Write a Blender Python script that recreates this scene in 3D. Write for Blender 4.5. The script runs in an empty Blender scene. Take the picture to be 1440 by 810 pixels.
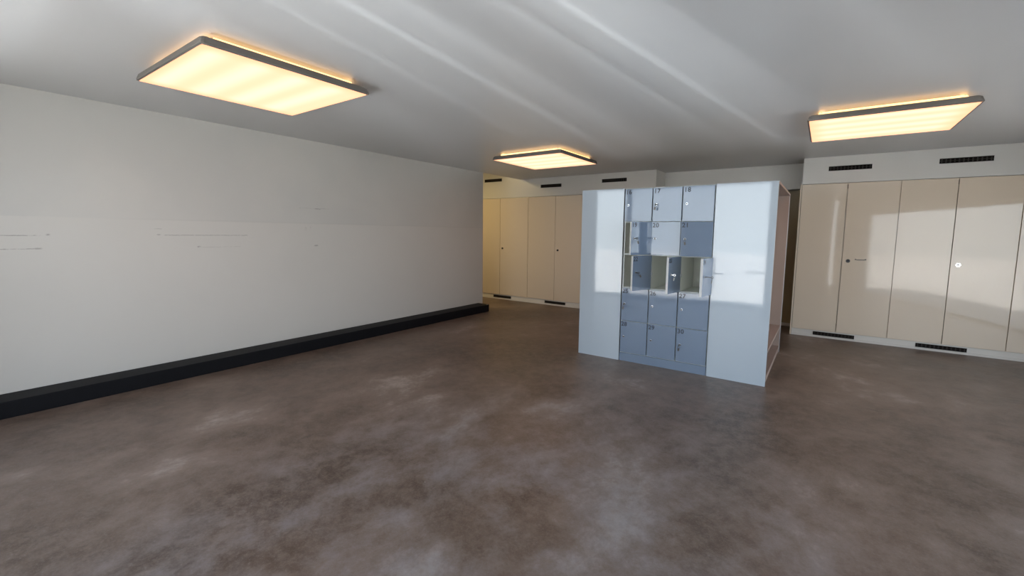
import bpy, bmesh, math
from mathutils import Matrix, Vector
C = bpy.context.scene.collection
PI = math.pi

# ------------------------------------------------------------------ helpers
def box(bm, x0, x1, y0, y1, z0, z1, bev=0.0):
    vs = [bm.verts.new((x, y, z)) for x in (x0, x1) for y in (y0, y1) for z in (z0, z1)]
    idx = [(0, 1, 3, 2), (4, 6, 7, 5), (0, 4, 5, 1), (2, 3, 7, 6), (0, 2, 6, 4), (1, 5, 7, 3)]
    fs = [bm.faces.new([vs[i] for i in f]) for f in idx]
    if bev:
        es = set(e for f in fs for e in f.edges)
        bmesh.ops.bevel(bm, geom=list(es), offset=bev, segments=2, affect='EDGES', profile=.7)
def cyl(bm, c, r, d, axis='Y', seg=20, r2=None):
    rot = {'X': Matrix.Rotation(PI/2, 4, 'Y'), 'Y': Matrix.Rotation(PI/2, 4, 'X'), 'Z': Matrix()}[axis]
    bmesh.ops.create_cone(bm, cap_ends=True, segments=seg, radius1=r, radius2=r if r2 is None else r2,
                          depth=d, matrix=Matrix.Translation(c) @ rot)
def ring(bm, c, R, r, plane='XZ', seg=24, sub=8):
    vs = []
    for i in range(seg):
        a = 2*PI*i/seg
        row = []
        for j in range(sub):
            b = 2*PI*j/sub
            u = (R + r*math.cos(b))*math.cos(a); v = (R + r*math.cos(b))*math.sin(a); w = r*math.sin(b)
            p = (u, w, v) if plane == 'XZ' else (w, u, v)
            row.append(bm.verts.new((c[0]+p[0], c[1]+p[1], c[2]+p[2])))
        vs.append(row)
    for i in range(seg):
        for j in range(sub):
            bm.faces.new((vs[i][j], vs[(i+1) % seg][j], vs[(i+1) % seg][(j+1) % sub], vs[i][(j+1) % sub]))
def obj(name, bm, m, parent=None, loc=None, smooth=False):
    bmesh.ops.recalc_face_normals(bm, faces=bm.faces)
    me = bpy.data.meshes.new(name); bm.to_mesh(me); bm.free()
    me.materials.append(m)
    if smooth:
        for p in me.polygons: p.use_smooth = True
    o = bpy.data.objects.new(name, me); C.objects.link(o)
    if parent: o.parent = parent
    if loc: o.location = loc
    return o
def tag(o, label=None, cat=None, group=None, kind=None):
    if label: o['label'] = label
    if cat: o['category'] = cat
    if group: o['group'] = group
    if kind: o['kind'] = kind
    return o
def thing(name, label, cat, loc=(0, 0, 0), group=None):
    o = bpy.data.objects.new(name, None); C.objects.link(o); o.location = loc
    o.empty_display_size = .1
    return tag(o, label, cat, group)
def struct(name, bm, m, label=None, cat=None, loc=None):
    o = obj(name, bm, m, loc=loc)
    return tag(o, label or name.replace('_', ' '), cat or name.split('_')[0], None, 'structure')
def copy_tree(o, parent=None):
    c = o.copy(); C.objects.link(c); c.parent = parent
    for ch in list(o.children): copy_tree(ch, c)
    return c

# ------------------------------------------------------------------ materials
def mat(name, col, rough=.5, metal=0, spec=.5, coat=0, coat_r=.1):
    m = bpy.data.materials.new(name); m.use_nodes = True
    b = m.node_tree.nodes['Principled BSDF']
    b.inputs['Base Color'].default_value = (*col, 1)
    b.inputs['Roughness'].default_value = rough
    b.inputs['Metallic'].default_value = metal
    b.inputs['Specular IOR Level'].default_value = spec
    b.inputs['Coat Weight'].default_value = coat
    b.inputs['Coat Roughness'].default_value = coat_r
    return m
class NT:
    def __init__(s, m): s.t = m.node_tree; s.n = s.t.nodes; s.b = s.n.get('Principled BSDF')
    def new(s, ty, **k):
        n = s.n.new(ty)
        for a, v in k.items():
            setattr(n, a, v)
        return n
    def link(s, a, b): s.t.links.new(a, b)
    def val(s, sock, v):
        if isinstance(v, (int, float)): sock.default_value = v
        elif isinstance(v, tuple): sock.default_value = v
        else: s.link(v, sock)
    def math(s, op, a, b=0, c=None, clamp=False):
        n = s.new('ShaderNodeMath', operation=op, use_clamp=clamp)
        s.val(n.inputs[0], a); s.val(n.inputs[1], b)
        if c is not None: s.val(n.inputs[2], c)
        return n.outputs[0]
    def noise(s, vec, scale, detail=5, rough=.55, dist=0):
        n = s.new('ShaderNodeTexNoise'); s.link(vec, n.inputs['Vector'])
        n.inputs['Scale'].default_value = scale; n.inputs['Detail'].default_value = detail
        n.inputs['Roughness'].default_value = rough; n.inputs['Distortion'].default_value = dist
        return n.outputs['Fac']
    def ramp(s, fac, stops, interp='LINEAR'):
        n = s.new('ShaderNodeValToRGB'); s.val(n.inputs[0], fac); cr = n.color_ramp; cr.interpolation = interp
        full = lambda c: (*c, 1) if isinstance(c, tuple) else (c, c, c, 1)
        cr.elements[0].position = stops[0][0]; cr.elements[0].color = full(stops[0][1])
        cr.elements[1].position = stops[-1][0]; cr.elements[1].color = full(stops[-1][1])
        for p, c in stops[1:-1]: cr.elements.new(p).color = full(c)
        return n.outputs[0]
    def mix(s, fac, a, b, blend='MIX'):
        n = s.new('ShaderNodeMix', data_type='RGBA', blend_type=blend)
        s.val(n.inputs[0], fac)
        for i, v in ((6, a), (7, b)):
            if isinstance(v, tuple): n.inputs[i].default_value = (*v, 1)
            else: s.link(v, n.inputs[i])
        return n.outputs[2]
    def bump(s, h, strength, dist=.01):
        n = s.new('ShaderNodeBump'); n.inputs['Strength'].default_value = strength
        n.inputs['Distance'].default_value = dist; s.link(h, n.inputs['Height'])
        s.link(n.outputs[0], s.b.inputs['Normal'])
    def pos(s): return s.new('ShaderNodeNewGeometry').outputs['Position']
    def sstep(s, v, a, b):
        n = s.new('ShaderNodeMapRange', interpolation_type='SMOOTHSTEP'); s.val(n.inputs[0], v)
        n.inputs[1].default_value = a; n.inputs[2].default_value = b
        return n.outputs[0]

def floor_material():
    m = mat('worn_concrete', (.1, .09, .08), .4, spec=.4)
    t = NT(m); P = t.pos()
    mp = t.new('ShaderNodeMapping'); t.link(P, mp.inputs[0]); mp.inputs['Scale'].default_value = (1, .8, 1)
    mp.inputs['Rotation'].default_value = (0, 0, .5)
    V = mp.outputs[0]
    a = t.noise(V, .6, 7, .66, .15); b = t.noise(V, 1.5, 9, .74, .12); c = t.noise(P, 11, 6, .75, .1); d = t.noise(P, 70, 5, .85)
    s = t.math('ADD', t.math('MULTIPLY', a, .5), t.math('MULTIPLY', b, .5))
    col = t.ramp(s, [(.36, (.032, .019, .012)), (.44, (.078, .050, .033)), (.50, (.128, .087, .062)), (.555, (.185, .135, .104)), (.64, (.38, .315, .275))])
    col = t.mix(t.math('MULTIPLY', t.sstep(c, .40, .66), .6), col, (.17, .125, .098))
    col = t.mix(t.math('MULTIPLY', t.sstep(d, .50, .70), .6), col, (.19, .17, .155))
    col = t.mix(t.math('MULTIPLY', t.sstep(d, .45, .25), .5), col, (.028, .022, .018))
    # pale scuffs plus bluish window sheen, both painted into the mid-floor colour
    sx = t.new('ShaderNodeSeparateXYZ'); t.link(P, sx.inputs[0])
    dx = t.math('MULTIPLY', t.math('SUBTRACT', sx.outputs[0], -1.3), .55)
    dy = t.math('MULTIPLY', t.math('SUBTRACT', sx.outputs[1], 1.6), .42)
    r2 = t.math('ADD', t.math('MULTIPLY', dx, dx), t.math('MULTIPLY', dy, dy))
    scuff_sheen = t.math('MULTIPLY', t.sstep(r2, 1.2, 0.05), t.sstep(b, .42, .68))
    col = t.mix(t.math('MULTIPLY', scuff_sheen, .55), col, (.235, .225, .235))
    sp = t.new('ShaderNodeTexVoronoi'); t.link(P, sp.inputs['Vector']); sp.inputs['Scale'].default_value = 5
    spk = t.math('LESS_THAN', sp.outputs['Distance'], .012)
    col = t.mix(spk, col, (.5, .48, .45))
    t.link(col, t.b.inputs['Base Color'])
    r = t.math('ADD', t.math('MULTIPLY', b, .3), .26)
    t.link(r, t.b.inputs['Roughness'])
    t.bump(t.math('ADD', d, t.math('MULTIPLY', c, .6)), .25, .004)
    return m

def left_wall_material():
    m = mat('marked_white_paint', (.7, .7, .68), .55, spec=.4)
    t = NT(m); P = t.pos(); sx = t.new('ShaderNodeSeparateXYZ'); t.link(P, sx.inputs[0])
    Y, Z = sx.outputs[1], sx.outputs[2]
    n1 = t.noise(P, 1.1, 4, .5); n2 = t.noise(P, 30, 5, .7)
    base = t.mix(n1, (.53, .51, .47), (.57, .545, .505))
    wob = t.math('ADD', Z, t.math('MULTIPLY', t.math('SUBTRACT', n2, .5), .012))
    up = t.sstep(wob, 1.585, 1.60)
    # the upper part, once behind furniture-free wall, is a little greyer than the repainted lower part
    base = t.mix(t.math('MULTIPLY', up, t.math('MULTIPLY', t.sstep(n1, .25, .6), .6)), base, (.475, .467, .44))
    line = t.math('MULTIPLY', t.math('MULTIPLY', t.sstep(wob, 1.578, 1.588), t.sstep(wob, 1.606, 1.592)), t.sstep(Y, .8, 2.0))
    base = t.mix(t.math('MULTIPLY', line, .14), base, (.33, .32, .3))
    tot = None
    for (y0, y1, z, hh, k) in [(.3, .72, 1.433, .003, .75), (.755, .775, 1.44, .007, .7), (.3, .715, 1.321, .003, .7), (.68, .72, 1.322, .006, .6),
                         (1.52, 1.545, 1.443, .005, .8), (1.58, 2.36, 1.437, .0026, .75), (1.86, 1.89, 1.315, .006, .8),
                         (1.90, 2.28, 1.310, .0016, .45), (2.98, 3.18, 1.783, .0018, .4), (3.17, 3.27, 1.780, .004, .7), (3.27, 3.4, 1.786, .002, .5),
                         (3.17, 3.22, 1.305, .008, .7), (1.5, 1.56, 1.50, .003, .4), (3.05, 3.07, 1.52, .02, .3), (3.12, 3.13, 1.54, .012, .25)]:
        a = t.math('MULTIPLY', t.sstep(Y, y0-.01, y0+.01), t.sstep(Y, y1+.01, y1-.01))
        zz = t.math('ABSOLUTE', t.math('SUBTRACT', wob, z))
        b = t.sstep(zz, hh*1.8, hh*.4)
        v = t.math('MULTIPLY', t.math('MULTIPLY', a, b), k)
        tot = v if tot is None else t.math('MAXIMUM', tot, v)
    ln = t.noise(P, 18, 3, .6)
    tot = t.math('MULTIPLY', tot, t.sstep(ln, .3, .55))
    tot = t.math('MULTIPLY', tot, .7)
    base = t.mix(tot, base, (.11, .10, .09))
    t.link(base, t.b.inputs['Base Color'])
    t.bump(n2, .06, .003)
    return m

def plain(name, c1, c2, rough, spec=.5, scale=2.5, coat=0, coat_r=.1, bump=0):
    m = mat(name, c1, rough, spec=spec, coat=coat, coat_r=coat_r)
    t = NT(m); P = t.pos()
    n = t.noise(P, scale, 4, .5)
    t.link(t.mix(n, c1, c2), t.b.inputs['Base Color'])
    if bump:
        t.bump(t.noise(P, 6, 2, .4), bump, .004)
    return m

M = {}
M['floor'] = floor_material()
M['wall_left'] = left_wall_material()
M['ceiling'] = plain('ceiling_paint', (.53, .525, .52), (.57, .565, .56), .36, .5, 1.3)
M['wall'] = plain('wall_paint', (.62, .60, .56), (.66, .64, .60), .6, .4)
M['bulkhead'] = plain('bulkhead_laminate', (.60, .585, .545), (.63, .61, .57), .3, .5)
M['cabinet'] = plain('cream_laminate', (.68, .58, .455), (.70, .60, .475), .05, .8, 1.5, bump=.05)
M['plinth'] = plain('cream_plinth', (.62, .59, .54), (.66, .63, .58), .35)
M['tan'] = plain('tan_door', (.34, .27, .155), (.36, .285, .165), .45)  # door colour darkened to hold the recess's shade
M['black'] = plain('black_trunking', (.005, .005, .006), (.008, .008, .010), .55, .12, 8)
M['dark'] = mat('dark_vent', (.008, .006, .005), .9, spec=.1)
M['slat'] = mat('vent_slat', (.035, .03, .026), .7, spec=.2)
M['panel'] = plain('white_panel', (.44, .50, .56), (.46, .52, .58), .05, 1.0, 1.2, bump=.02, coat=.7, coat_r=.04)
M['edge'] = mat('panel_edge', (.66, .66, .66), .4)
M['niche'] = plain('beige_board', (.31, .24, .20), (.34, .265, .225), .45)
M['locker'] = plain('locker_enamel', (.16, .215, .305), (.17, .225, .315), .06, 1.0, 2, coat=.4, coat_r=.05)
M['inside'] = plain('locker_inside', (.88, .89, .82), (.90, .91, .84), .4)
M['frame'] = mat('locker_frame', (.62, .66, .66), .4)
M['ink'] = mat('number_ink', (.01, .014, .025), .5)
M['chrome'] = mat('chrome', (.75, .76, .78), .18, 1)
M['steel'] = mat('dark_steel', (.09, .085, .08), .35, .7)
M['keyhole'] = mat('keyhole', (.006, .006, .008), .5)
M['lampframe'] = plain('lamp_frame_metal', (.13, .115, .10), (.14, .125, .11), .45, .3, 6)
M['window_frame'] = mat('window_frame_metal', (.30, .31, .32), .4)
M['paving'] = plain('paving', (.46, .45, .43), (.56, .55, .52), .8, .3, 3)

def emit(name, col, s):
    m = bpy.data.materials.new(name); m.use_nodes = True; n = m.node_tree.nodes; n.clear()
    e = n.new('ShaderNodeEmission'); o = n.new('ShaderNodeOutputMaterial')
    e.inputs[0].default_value = (*col, 1); e.inputs[1].default_value = s
    m.node_tree.links.new(e.outputs[0], o.inputs[0]); return m
def diffuser_mat():
    # four fluorescent tubes behind an opal sheet: bright bands along x
    m = emit('opal_diffuser', (1, .62, .45), 1.0); t = NT(m)
    e = [n for n in t.n if n.type == 'EMISSION'][0]
    tc = t.new('ShaderNodeTexCoord'); sx = t.new('ShaderNodeSeparateXYZ'); t.link(tc.outputs['Object'], sx.inputs[0])
    ph = t.math('MULTIPLY', sx.outputs[1], 2*PI/.262)
    w = t.math('MULTIPLY_ADD', t.math('SINE', ph), .5, .5)
    ex = t.sstep(t.math('ABSOLUTE', sx.outputs[0]), .58, .40)
    ey = t.sstep(t.math('ABSOLUTE', sx.outputs[1]), .58, .46)
    k = t.math('MULTIPLY', t.math('MULTIPLY_ADD', w, .6, .4), t.math('MULTIPLY', ex, ey))
    t.link(t.mix(k, (1.35, .63, .35), (1.4, .70, .50)), e.inputs[0])
    t.link(t.math('MULTIPLY_ADD', k, LAMP_K*.2, LAMP_K), e.inputs[1])
    return m
LAMP_K = 1.2
M['diffuser'] = diffuser_mat()
M['glow'] = emit('tube_glow', (1.2, .72, .28), 2.3)

# ------------------------------------------------------------------ measures (metres, camera foot at 0,0)
XL, XR = -5.417, 5.6          # left wall face, right wall face
YF, YB = -.30, 7.887          # window wall face, cabinet fronts
YR = 8.60                     # wall behind the cabinets
H, ZD = 2.637, 2.262
YW = 6.63                     # free end of the left wall
HC = 3.05                     # ceiling of the side passage
YL = 4.932                    # front of the locker island
XC = -9.2

# ------------------------------------------------------------------ room shell
def to_oblique(b):          # the right edge follows the oblique glazed wall
    for v in b.verts:
        if v.co.x > 5: v.co.x = .77 + (v.co.y-YF)*(3.25/(YR-YF))
    return b
b = bmesh.new(); box(b, XC, XR, YF-.3, YR+.2, -.2, 0); struct('floor', to_oblique(b), M['floor'], 'worn brown grey polished concrete floor')
b = bmesh.new(); box(b, XL, XR, YF-.3, YR+.2, H, HC+.2); struct('ceiling', to_oblique(b), M['ceiling'], 'pale grey satin ceiling of the room')
b = bmesh.new(); box(b, XC, XL, 3.4, YR+.2, HC, HC+.2); struct('ceiling_passage', b, M['wall'], 'higher ceiling of the side passage behind the left wall')
b = bmesh.new(); box(b, XL-.2, XL, YF, YW, 0, HC); struct('wall_left', b, M['wall_left'], 'long off-white left wall with dark scratch marks')
b = bmesh.new(); box(b, XC, 4.05, YR, YR+.2, 0, HC); struct('wall_back', b, M['wall'], 'pale wall in the recess behind the locker island')
b = bmesh.new(); box(b, XC, XL-.2, 3.4, 3.6, 0, HC); box(b, XC-.2, XC, 3.4, YR+.2, 0, HC); struct('wall_passage', b, M['wall'], 'walls closing the side passage')
# window wall behind the photographer
W = [(-4.76, -.90), (.14, .25)]
b = bmesh.new()
xs = [XL-.2, W[0][0], W[0][1], W[1][0], W[1][1], .52]
for i in (0, 2, 4): box(b, xs[i], xs[i+1], YF-.25, YF, 0, H)
for w in W: box(b, w[0], w[1], YF-.25, YF, 2.60, H)
struct('wall_front', b, M['wall'], 'window wall behind the photographer')
glass = bpy.data.materials.new('window_glass'); glass.use_nodes = True
g = NT(glass); g.n.clear()
tr = g.new('ShaderNodeBsdfTransparent'); gl = g.new('ShaderNodeBsdfGlossy'); gl.inputs['Roughness'].default_value = .02
fr = g.new('ShaderNodeLayerWeight'); fr.inputs[0].default_value = .5
fo = g.math('MULTIPLY_ADD', g.math('POWER', fr.outputs['Facing'], 5), .9, .04)
mx = g.new('ShaderNodeMixShader'); oo = g.new('ShaderNodeOutputMaterial')
g.link(fo, mx.inputs[0]); g.link(tr.outputs[0], mx.inputs[1]); g.link(gl.outputs[0], mx.inputs[2]); g.link(mx.outputs[0], oo.inputs[0])
for i, (w, mull) in enumerate(zip(W, [(-3.86,), ()])):
    x0, x1 = w
    b = bmesh.new()
    fw = .05 if i == 0 else .012
    for a, c in ((x0, x0+fw), (x1-fw, x1)): box(b, a, c, YF-.16, YF-.09, .03, 2.60)
    for m_ in mull: box(b, m_-.045, m_+.045, YF-.16, YF-.09, .03, 2.60)
    box(b, x0, x1, YF-.16, YF-.09, 0, .04); box(b, x0, x1, YF-.16, YF-.09, 2.55, 2.60)
    f = struct('window_%d' % (i+1), b, M['window_frame'], 'floor-length window in the wall behind the photographer')
    b = bmesh.new(); box(b, x0+fw-.004, x1-fw+.004, YF-.128, YF-.122, .03, 2.56); obj('window_pane', b, glass, f)
    if i == 0:
        b = bmesh.new(); box(b, -1.31, -.99, YF-.06, YF-.04, .72, .75, .004); cyl(b, (-.99, YF-.075, .735), .02, .07); obj('window_handle', b, M['steel'], f)
# right wall: runs obliquely out to the cabinets, glazed down to the floor
PA, PB = Vector((.50, YF, 0)), Vector((3.75, YR, 0))
ang = math.atan2(PB.y-PA.y, PB.x-PA.x); Lr = (PB-PA).length
def sl(b): bmesh.ops.transform(b, matrix=Matrix.Translation(PA) @ Matrix.Rotation(ang, 4, 'Z'), verts=b.verts); return b
wy = lambda y: (y-PA.y)/math.sin(ang)
q0, q1 = wy(.45), wy(6.1)
b = bmesh.new(); box(b, -.1, q0, -.25, 0, 0, H); box(b, q1, Lr+.1, -.25, 0, 0, H); box(b, q0, q1, -.25, 0, 2.12, H)
struct('wall_right', sl(b), M['wall'], 'oblique right-hand wall with a large window, outside the frame')
b = bmesh.new()
for a, c in ((q0, q0+.05), (q1-.05, q1)): box(b, a, c, -.16, -.09, .03, 2.12)
box(b, q0, q1, -.16, -.09, 0, .04); box(b, q0, q1, -.16, -.09, 2.07, 2.12)
f = struct('window_3', sl(b), M['window_frame'], 'large floor-length window in the oblique right-hand wall')
b = bmesh.new(); box(b, q0+.04, q1-.04, -.128, -.122, .03, 2.08); obj('window_pane', sl(b), glass, f)
b = bmesh.new(); box(b, .9, 25, YF-.3, 25, -.12, -.02)
for v in b.verts:
    if v.co.x < 1: v.co.x = .65 if v.co.y < 1 else .65+(25-YF)*.365
struct('floor_terrace_side', b, M['paving'], 'pale paving outside the right-hand window')
b = bmesh.new(); box(b, -25, 25, -30, YF-.3, -.12, -.02); struct('floor_terrace', b, M['paving'], 'pale paving outside the windows')

# black box skirting along the left wall
b = bmesh.new()
box(b, XL, XL+.268, YF, 6.50, 0, .136, .008)
sk = struct('baseboard_left', b, M['black'], 'deep black box skirting along the foot of the left wall', 'baseboard')

# bulkheads over the cabinets
b = bmesh.new()
box(b, XL, -2.500, YB, YR, ZD, H); box(b, XC, XL, YB, YR, ZD, HC)
struct('trim_1', b, M['bulkhead'], 'pale bulkhead over the left bank of cream cabinets', 'bulkhead')
b = bmesh.new(); box(b, -.330, 3.46, YB, YR, ZD, H)
struct('trim_2', b, M['bulkhead'], 'pale bulkhead over the right bank of cream cabinets', 'bulkhead')
# recess: header board above a darker panel
b = bmesh.new(); box(b, -2.500, -.330, 8.39, 8.45, ZD-.02, H); struct('trim_3', b, M['bulkhead'], 'pale header board across the recess behind the lockers', 'bulkhead')
b = bmesh.new(); box(b, -2.500, -.350, YR-.05, YR-.035, 0, .05); struct('baseboard_back', b, M['plinth'], 'thin cream skirting in the recess')

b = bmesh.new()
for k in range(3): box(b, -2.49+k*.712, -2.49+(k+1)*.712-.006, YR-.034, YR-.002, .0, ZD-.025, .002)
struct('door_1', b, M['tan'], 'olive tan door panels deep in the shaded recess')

# ------------------------------------------------------------------ cream cabinets
def vent_bm(w, h, d=.02, n=14):
    """dark backing inside a thin rim"""
    b = bmesh.new(); box(b, -w/2, w/2, -.002, d, -h/2, h/2); return b
def slats_bm(w, h, n):
    b = bmesh.new(); st = w/n
    for i in range(n):
        x = -w/2 + st*(i+.5)
        vs = [(x-st*.12-.3*h, 0), (x+st*.12-.3*h, 0), (x+st*.12+.3*h, 0), (x-st*.12+.3*h, 0)]
        box(b, x-st*.16, x+st*.16, -.006, -.001, -h*.42, h*.42)
    box(b, -w/2, w/2, -.007, -.0015, -.002, .002)
    for s in (-1, 1): box(b, -w/2, w/2, -.008, -.001, s*h/2-.003, s*h/2+.003)
    return b
def cabinet(x0, xm, x1, label, vx, lock_style=0, handle=False, left_end=False):
    """two-door cabinet; the right-hand door carries the lock at its left edge"""
    t = thing('cabinet', label, 'cabinet', (x0, YB, 0), 'cream built-in cabinets along the back wall')
    w = x1-x0; m = xm-x0
    b = bmesh.new()
    D = YR-YB-.01
    for a, c in ((0, .018), (w-.018, w)): box(b, a, c, .0225, D, .0, ZD-.003)
    box(b, .018, w-.018, D-.012, D, .0, ZD-.003); box(b, .018, w-.018, .0225, D-.012, ZD-.025, ZD-.004)
    box(b, .018, w-.018, .0225, D-.012, .09, .11)
    obj('body', b, M['cabinet'], t)
    b = bmesh.new(); box(b, 0.0, w, .012, .0222, 0.0, .098); box(b, 0, w, -.004, .0115, 0, .028, .002); p = obj('plinth', b, M['plinth'], t)
    v = obj('vent', vent_bm(.49, .046), M['dark'], t, (vx-x0, .006, .058)); obj('slats', slats_bm(.49, .046, 12), M['slat'], v)
    gap = .0035
    d1 = bmesh.new(); box(d1, gap, m-gap, 0, .02, .105, ZD-.006, .002); obj('door', d1, M['cabinet'], t)
    d2 = bmesh.new(); box(d2, m+gap, w-gap, 0, .02, .105, ZD-.006, .002); d = obj('door', d2, M['cabinet'], t)
    lx = m+.072; lz = 1.153
    if lock_style == 0:
        b = bmesh.new(); cyl(b, (lx, -.005, lz), .021, .012); lk = obj('lock', b, M['steel'], d)
        b = bmesh.new(); box(b, lx-.004, lx+.004, -.024, -.011, lz-.014, lz+.010, .001); obj('key_slot', b, M['keyhole'], lk)
    elif lock_style == 1:
        b = bmesh.new(); cyl(b, (lx, -.004, lz), .026, .008); lk = obj('lock', b, M['steel'], d)
        b = bmesh.new(); cyl(b, (lx, -.012, lz+.004), .011, .010); box(b, lx-.005, lx+.005, -.02, -.016, lz-.012, lz+.022, .001); obj('lock_core', b, M['keyhole'], lk)
    else:
        b = bmesh.new()
        cyl(b, (lx, -.005, lz), .022, .01)
        for k in range(6):
            a = k*PI/3; cyl(b, (lx+.02*math.cos(a), -.006, lz+.02*math.sin(a)), .008, .012)
        lk = obj('lock', b, M['chrome'], d); lk['label'] = 'bright chrome rosette lock'
        b = bmesh.new(); cyl(b, (lx, -.013, lz), .008, .008); obj('lock_core', b, M['keyhole'], lk)
    if handle:
        b = bmesh.new(); hx0, hx1, hz = .369-x0, .479-x0, 1.174
        box(b, hx0+.010, hx1-.010, -.018, -.011, hz-.006, hz+.004, .002)
        for hx in (hx0, hx1): box(b, min(hx, hx)-.009, hx+.009, -.020, 0, hz-.002, hz+.012, .003)
        obj('pull_handle', b, M['steel'], d)
    return t
cabinet(-6.66, -5.946, -5.199, 'cream two-door cabinet half hidden behind the free end of the left wall', -5.878)
cabinet(-5.199, -4.532, -3.86, 'cream two-door cabinet just left of the locker island, between two others', -4.508)
cabinet(-3.86, -3.18, -2.50, 'cream cabinet hidden behind the locker island at the right end of left bank', -3.14)
cabinet(-.330, .213, .784, 'cream two-door cabinet with short pull handle, nearest the locker island on the right', .187, 1, True)
cabinet(.784, 1.336, 1.912, 'cream two-door cabinet with bright chrome rosette lock', 1.333, 2)
cabinet(1.912, 2.48, 3.05, 'cream cabinet cut off by the right edge of the photo', 2.48)
# end panel of the right bank
b = bmesh.new(); box(b, -.352, -.332, YB-.004, YR-.03, 0, ZD, .002)
tag(obj('end_panel', b, M['cabinet']), 'narrow cream end panel closing the left side of the right cabinet bank', 'panel')

GV = 'air vents in the bulkheads'
for x, z, lab in [(-6.15, 2.659, 'dark slotted air vent high up beyond the end of the left wall'),
                  (-4.65, 2.467, 'dark slotted air vent above the cabinets just left of the lockers'),
                  (-3.286, 2.498, 'dark slotted air vent just above the left end of the locker island'),
                  (.217, 2.466, 'dark slotted air vent in the right bulkhead, nearer the lockers'),
                  (1.375, 2.476, 'dark slotted air vent in the right bulkhead, furthest right')]:
    t = thing('air_vent', lab, 'air vent', (x, YB-.003, z), GV)
    obj('backing', vent_bm(.485, .058, .003), M['dark'], t)
    obj('slats', slats_bm(.485, .058, 12), M['slat'], t)

# ------------------------------------------------------------------ ceiling lamps
def lamp(x, y, label, proto=None):
    if proto:
        t = copy_tree(proto); t.location = (x, y, H); t['label'] = label; return t
    t = thing('ceiling_lamp', label, 'ceiling lamp', (x, y, H), 'square ceiling lamps')
    s = .565; zb = -.096; zt = -.044
    # tray: sides lean inwards towards the top
    b = bmesh.new()
    prof = [(s-.012, zb), (s, zb+.004), (s, zb+.012), (s-.010, zt-.008), (s-.022, zt), (s-.08, zt+.001), (s-.08, zt-.012), (s-.012, zb+.01)]
    rings = []
    for (r, z) in prof:
        c = .020
        pts = []
        for sx, sy in ((1, 1), (-1, 1), (-1, -1), (1, -1)):
            if sx*sy > 0: q = [(sx*r, sy*(r-c)), (sx*(r-c*.3), sy*(r-c*.3)), (sx*(r-c), sy*r)]
            else: q = [(sx*(r-c), sy*r), (sx*(r-c*.3), sy*(r-c*.3)), (sx*r, sy*(r-c))]
            pts += q
        rings.append([b.verts.new((px, py, z)) for px, py in pts])
    n = len(rings[0])
    for i in range(len(rings)):
        A, B = rings[i], rings[(i+1) % len(rings)]
        for j in range(n): b.faces.new((A[j], A[(j+1) % n], B[(j+1) % n], B[j]))
    obj('frame', b, M['lampframe'], t)
    b = bmesh.new(); box(b, -s+.013, s-.013, -s+.013, s-.013, zb+.001, zb+.006); obj('diffuser', b, M['diffuser'], t)
    b = bmesh.new(); box(b, -.44, .44, -.44, .44, zt-.01, -.001); obj('housing', b, M['lampframe'], t)
    # the open rim above the tray where the tubes show and light the ceiling
    b = bmesh.new()
    for k in range(4):
        R = Matrix.Rotation(k*PI/2, 4, 'Z')
        g0 = len(b.verts); bb = bmesh.new(); cyl(bb, (0, .475, -.024), .013, .92, 'X', 12); bmesh.ops.transform(bb, matrix=R, verts=bb.verts)
        me = bpy.data.meshes.new('tmp'); bb.to_mesh(me); bb.free(); b.from_mesh(me); bpy.data.meshes.remove(me)
    obj('glow_tube', b, M['glow'], t, smooth=True)
    return t
L1 = lamp(-3.49, 1.64, 'large square warm-lit ceiling lamp above the left wall, nearest the photographer')
lamp(-3.43, 5.66, 'square warm-lit ceiling lamp left of the locker island, furthest away', L1)
lamp(.36, 5.47, 'square warm-lit ceiling lamp in front of the right cabinets', L1)

# ------------------------------------------------------------------ locker island
X0, X1 = -2.4515, -.3925
YE = 6.57
def unit(label, x, parts):
    u = thing('wardrobe', label, 'wardrobe', (x, 5.7, 0))
    for name, m, q in parts:
        b = bmesh.new(); box(b, q[0]-x, q[1]-x, q[2]-5.7, q[3]-5.7, q[4], q[5], .0015)
        obj(name, b, m, u)
    return u
P_, N_ = M['panel'], M['niche']
unit('white panelled unit forming the left end of the locker island', -2.19, [
    ('front_panel', P_, (X0, -1.921, YL-.012, YL+.012, 0, 2.0225)),
    ('end_panel', P_, (X0, X0+.02, YL+.013, YE, 0, 2.0225)),
    ('side_board', N_, (-1.941, -1.921, YL+.013, YE-.021, 0, 2.0)),
    ('back_panel', P_, (X0+.021, -1.921, YE-.02, YE, 0, 2.0)),
    ('top_board', N_, (X0+.021, -1.921, YL+.013, YE, 2.001, 2.0225))])
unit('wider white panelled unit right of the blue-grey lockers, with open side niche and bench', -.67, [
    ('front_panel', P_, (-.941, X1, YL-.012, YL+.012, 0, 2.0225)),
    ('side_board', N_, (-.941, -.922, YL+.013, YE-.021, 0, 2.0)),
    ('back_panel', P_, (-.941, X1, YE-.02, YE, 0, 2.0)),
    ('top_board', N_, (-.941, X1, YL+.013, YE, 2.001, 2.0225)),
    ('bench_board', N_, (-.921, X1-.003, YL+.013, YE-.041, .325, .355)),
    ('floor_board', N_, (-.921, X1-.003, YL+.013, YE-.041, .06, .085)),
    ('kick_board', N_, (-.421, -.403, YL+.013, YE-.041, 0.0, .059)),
    ('lining_board', N_, (-.921, X1-.004, YE-.04, YE-.0215, 0, 2.0))])

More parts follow.
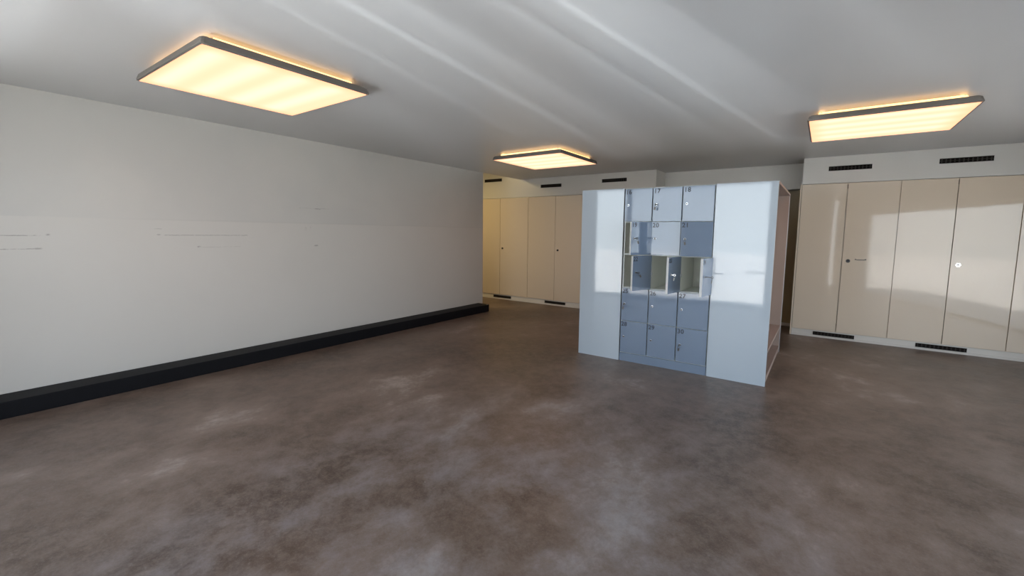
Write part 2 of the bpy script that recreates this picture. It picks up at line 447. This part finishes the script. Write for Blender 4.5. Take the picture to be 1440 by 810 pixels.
LX = [-1.910, -1.588, -1.268, -.947]
LZ = [.108, .488, .878, 1.270, 1.642, 2.016]
YD = YL+.600
lk = thing('locker_cabinet', 'blue-grey metal locker cabinet numbered 16 to 30 with four doors standing open', 'lockers', (-1.4285, YL, 0))
def LB(b, x0, x1, y0, y1, z0, z1, bev=0): box(b, x0+1.4285, x1+1.4285, y0-YL, y1-YL, z0, z1, bev)
b = bmesh.new()
LB(b, LX[0]-.004, LX[0]+.010, YL+.0155, YD, 0, 2.02); LB(b, LX[3]-.010, LX[3]-.002+.002, YL+.0155, YD, 0, 2.02)
for x in LX[1:3]: LB(b, x-.008, x+.008, YL+.0155, YD-.01, .1, 2.015)
for z in LZ: LB(b, LX[0]+.01, LX[3]-.01, YL+.0155, YD-.01, z-.007, z+.004)
LB(b, LX[0]+.01, LX[3]-.01, YD-.01, YD, .02, 2.016)
obj('body', b, M['inside'], lk)
b = bmesh.new(); LB(b, LX[0]-.003, LX[3]+.001, YL-.002, YL+.003, .0, .098); obj('plinth', b, M['locker'], lk)
b = bmesh.new()     # flanged frame round every opening
for i, x in enumerate(LX): LB(b, x-(.005 if i == 0 else .010), x+(.003 if i == 3 else .010), YL+.012, YL+.015, .099, 2.02)
for z in LZ: LB(b, LX[0]+.01, LX[3]-.01, YL+.0121, YL+.0149, z-.011, z+.006)
obj('frame', b, M['frame'], lk)
for (c, r) in ((0, 1), (0, 2), (1, 2), (2, 2)):
    b = bmesh.new(); z = LZ[4-r]+.18; LB(b, LX[c]+.009, LX[c]+.022, YL-.008, YL+.012, z-.018, z+.018, .002)
    obj('latch_plate', b, M['edge'], lk)

def digits(txt, h):
    cu = bpy.data.curves.new('number', 'FONT'); cu.body = txt; cu.size = h; cu.extrude = .0006; cu.offset = .0011; cu.space_character = 1.08
    o = bpy.data.objects.new('tmp', cu); C.objects.link(o)
    bpy.context.view_layer.update()
    me = bpy.data.meshes.new_from_object(o.evaluated_get(bpy.context.evaluated_depsgraph_get()))
    bpy.data.objects.remove(o); me.materials.clear(); me.materials.append(M['ink']); me.name = 'number'
    return me
OPEN = {19: 62.6, 21: 9, 22: 69.7, 23: 81.6, 24: 83.9}
KEYS = {17: .15, 19: -.35, 20: None, 21: -.1, 22: -.7, 23: .3, 24: .2, 25: .1, 30: .05}
num = 16
for r in range(5):
    for c in range(3):
        xr = LX[c+1]-.006; w = xr-(LX[c]+.006); zt = LZ[5-r]-.006; zb = LZ[4-r]+.002
        b = bmesh.new(); box(b, -w, 0, -.020, 0, zb, zt, .0015)
        d = obj('locker_door', b, M['locker'], lk, (xr+1.4285, 0.0, 0))
        a = OPEN.get(num, 0)
        d['label'] = 'compartment door %d%s' % (num, ' standing open' if a > 20 else (' slightly ajar' if a else ''))
        d.rotation_euler.z = math.radians(a)
        if a > 20:      # pale folded inner edge and inner face of the door
            b = bmesh.new(); box(b, -w-.0005, -w+.012, -.0195, .004, zb+.002, zt-.002); box(b, -w+.012, -.004, .0005, .003, zb+.004, zt-.004); obj('door_lining', b, M['edge'], d)
        o = bpy.data.objects.new('number', digits(str(num), .067)); C.objects.link(o); o.parent = d
        o.location = (-w+.006, -.0205, zt-.057); o.rotation_euler = (PI/2, 0, 0)
        lx, lz = -w+.042, zt-.182
        b = bmesh.new(); cyl(b, (lx, -.024, lz), .0125, .009); cyl(b, (lx, -.030, lz), .009, .005)
        lo = obj('lock', b, M['chrome'], d)
        kb = bmesh.new(); cyl(kb, (lx-.001, -.0335, lz-.001), .0075, .003)
        obj('keyhole', kb, M['keyhole'], lo)
        if num in KEYS:
            kb = bmesh.new()
            if KEYS[num] is None:
                box(kb, -.002, .002, -.05, -.034, -.012, .012, .0008)
            else:
                ext = .075 if num == 24 else .045
                box(kb, -.0015, .0015, -.035-ext+.020, -.034, -.004, .004, .0005)
                yk = -.035-ext+.012
                ring(kb, (0, yk, -.001), .010, .003, 'YZ', 16, 6)
                ring(kb, (0, yk, -.022), .011, .0012, 'XZ', 16, 6)
                s = math.sin(KEYS[num])
                q = bmesh.new(); box(q, -.009, .009, -.002, .002, -.062, -.030, .0015)
                bmesh.ops.transform(q, matrix=Matrix.Translation((0, yk, 0)) @ Matrix.Rotation(KEYS[num], 4, 'Y'), verts=q.verts)
                me = bpy.data.meshes.new('tmp'); q.to_mesh(me); q.free(); kb.from_mesh(me); bpy.data.meshes.remove(me)
            obj('key', kb, M['steel'] if num != 23 else M['chrome'], d, (lx, 0, lz))
        num += 1

# ------------------------------------------------------------------ light
w = bpy.data.worlds.new('World'); bpy.context.scene.world = w; w.use_nodes = True
t = w.node_tree; n = t.nodes; bg = n['Background']
tc = n.new('ShaderNodeTexCoord'); sx = n.new('ShaderNodeSeparateXYZ'); cr = n.new('ShaderNodeValToRGB')
t.links.new(tc.outputs['Generated'], sx.inputs[0]); t.links.new(sx.outputs[2], cr.inputs[0]); t.links.new(cr.outputs[0], bg.inputs[0])
cr.color_ramp.elements[0].color = (.86, .95, 1, 1); cr.color_ramp.elements[1].color = (.50, .70, 1, 1); cr.color_ramp.elements[1].position = .9
bg.inputs[1].default_value = 3.4
l = bpy.data.lights.new('window_portal', 'AREA'); l.shape = 'RECTANGLE'; l.size = q1-q0; l.size_y = 2.14; l.cycles.is_portal = True
o = bpy.data.objects.new('window_portal', l); C.objects.link(o)
pm = PA+(PB-PA)*((q0+q1)/2/Lr)+Vector((math.sin(ang), -math.cos(ang), 0))*.27; o.location = (pm.x, pm.y, 1.06)
o.rotation_euler = Vector((math.sin(ang), -math.cos(ang), 0)).to_track_quat('Z', 'Y').to_euler()
for i, (a, c) in enumerate(W):
    l = bpy.data.lights.new('window_portal', 'AREA'); l.shape = 'RECTANGLE'; l.size = c-a; l.size_y = 2.6
    l.cycles.is_portal = True
    o = bpy.data.objects.new('window_portal', l); C.objects.link(o); o.location = ((a+c)/2, YF-.27, 1.3); o.rotation_euler = (PI/2, 0, 0)
# sun on the terrace, coming from beyond the building
l = bpy.data.lights.new('sun', 'SUN'); l.energy = 20.0; l.angle = .02; l.color = (1, .95, .88)
o = bpy.data.objects.new('sun', l); C.objects.link(o); o.rotation_euler = Vector((-.6, .25, 1.25)).to_track_quat('Z', 'Y').to_euler()
# warm lamp of the side passage
l = bpy.data.lights.new('passage_lamp', 'AREA'); l.energy = 34; l.size = .6; l.color = (1, .76, .36)
o = bpy.data.objects.new('passage_lamp', l); C.objects.link(o); o.location = (-6.5, 6.3, 2.98)

# sunlight thrown back up from shiny bodywork outside: fans across the ceiling
def glint(name, loc, energy, build, size=.02):
    l = bpy.data.lights.new(name, 'POINT'); l.energy = energy; l.shadow_soft_size = size; l.color = (.86, .94, 1)
    l.use_nodes = True; tt = NT(l); e = [q for q in tt.n if q.type == 'EMISSION'][0]
    g = tt.new('ShaderNodeNewGeometry'); s = tt.new('ShaderNodeSeparateXYZ')
    neg = tt.new('ShaderNodeVectorMath', operation='SCALE'); neg.inputs['Scale'].default_value = 1
    tt.link(g.outputs['Incoming'], neg.inputs[0]); tt.link(neg.outputs[0], s.inputs[0])
    tt.link(build(tt, s.outputs[0], s.outputs[1], s.outputs[2], neg.outputs[0]), e.inputs[1])
    o = bpy.data.objects.new(name, l); C.objects.link(o); o.location = loc
    return o
SX, SY, SZ = -1.71, -1.83, .55
def fan(t, x, y, z, v):
    az = t.math('DIVIDE', x, t.math('MAXIMUM', y, .01))          # slope dx/dy of the beam
    u = t.math('MULTIPLY_ADD', az, 1/1.2, .5, True)
    def k(s): return s/1.2+.5
    st = [(-.58, .0), (-.44, .18), (-.36, .26), (-.33, .14), (-.24, .20), (-.215, .24), (-.205, .42), (-.195, .24), (-.115, .30), (-.10, .60), (-.088, .30), (-.05, .34),
          (-.02, .42), (-.005, .24), (.035, .20), (.080, .34), (.088, .52), (.097, .26), (.105, .28), (.125, .45), (.141, .48), (.149, 1.0), (.157, .58), (.20, .52), (.235, .40), (.25, .17),
          (.33, .12), (.38, .24), (.40, .10), (.5, 0)]
    v1 = t.ramp(u, [(k(a), b_*.7) for a, b_ in st])
    el = t.math('DIVIDE', z, t.math('MAXIMUM', y, .01))
    far = t.math('DIVIDE', .55, t.math('MAXIMUM', el, .2))
    v1 = t.math('MULTIPLY', v1, far)
    v1 = t.math('MULTIPLY', v1, t.sstep(el, .225, .27))
    patch = t.math('MULTIPLY', t.math('MULTIPLY', t.sstep(az, -.60, -.66), t.sstep(az, -1.5, -1.1)), t.sstep(el, .84, .90))
    v1 = t.math('ADD', v1, t.math('MULTIPLY', patch, .09))
    return t.math('MULTIPLY', v1, t.sstep(y, 0, .05))
glint('sun_glint', (SX, SY, SZ), 2200, fan)
AX, AY, AZ = -3.2, -1.7, 1.1
def arc(t, x, y, z, v):      # a curved glint thrown onto the left wall
    k = t.math('DIVIDE', XL-AX, t.math('MINIMUM', x, -.01))
    wy_ = t.math('MULTIPLY_ADD', y, k, AY-1.09); wz = t.math('MULTIPLY_ADD', z, k, AZ-1.01)
    r = t.math('SQRT', t.math('ADD', t.math('MULTIPLY', wy_, wy_), t.math('MULTIPLY', wz, wz)))
    d = t.math('ABSOLUTE', t.math('SUBTRACT', r, .955))
    g_ = t.math('MULTIPLY', t.sstep(d, .022, .0), t.sstep(wz, -.05, .25))
    inner = t.math('MULTIPLY', t.sstep(r, .96, .90), t.math('MULTIPLY', t.sstep(wz, .0, .4), .22))
    return t.math('MULTIPLY', t.math('ADD', g_, inner), t.sstep(x, -.01, -.05))
glint('sun_glint_arc', (AX, AY, AZ), 75, arc)

# ------------------------------------------------------------------ camera
f, yaw, pit, rol, cy_ = 616.309, -.6178, .0999, .0112, 389.123
cY, sY, cp, sp = math.cos(yaw), math.sin(yaw), math.cos(pit), math.sin(pit)
F = Vector((sY*cp, cY*cp, -sp)); R = Vector((cY, -sY, 0)); U = R.cross(F)
c, s = math.cos(rol), math.sin(rol); R2 = c*R+s*U; U2 = -s*R+c*U
cam = bpy.data.cameras.new('camera'); co = bpy.data.objects.new('camera', cam); C.objects.link(co)
m = Matrix((R2, U2, -F)).transposed().to_4x4(); m.translation = (0, 0, 1.5); co.matrix_world = m
cam.sensor_fit = 'HORIZONTAL'; cam.sensor_width = 36; cam.lens = f/1440*36; cam.shift_y = -(405-cy_)/1440
cam.clip_start = .02
sc = bpy.context.scene; sc.camera = co
sc.view_settings.view_transform = 'Standard'; sc.view_settings.look = 'None'; sc.view_settings.gamma = 1
sc.view_settings.use_curve_mapping = False; sc.view_settings.exposure = 0.12
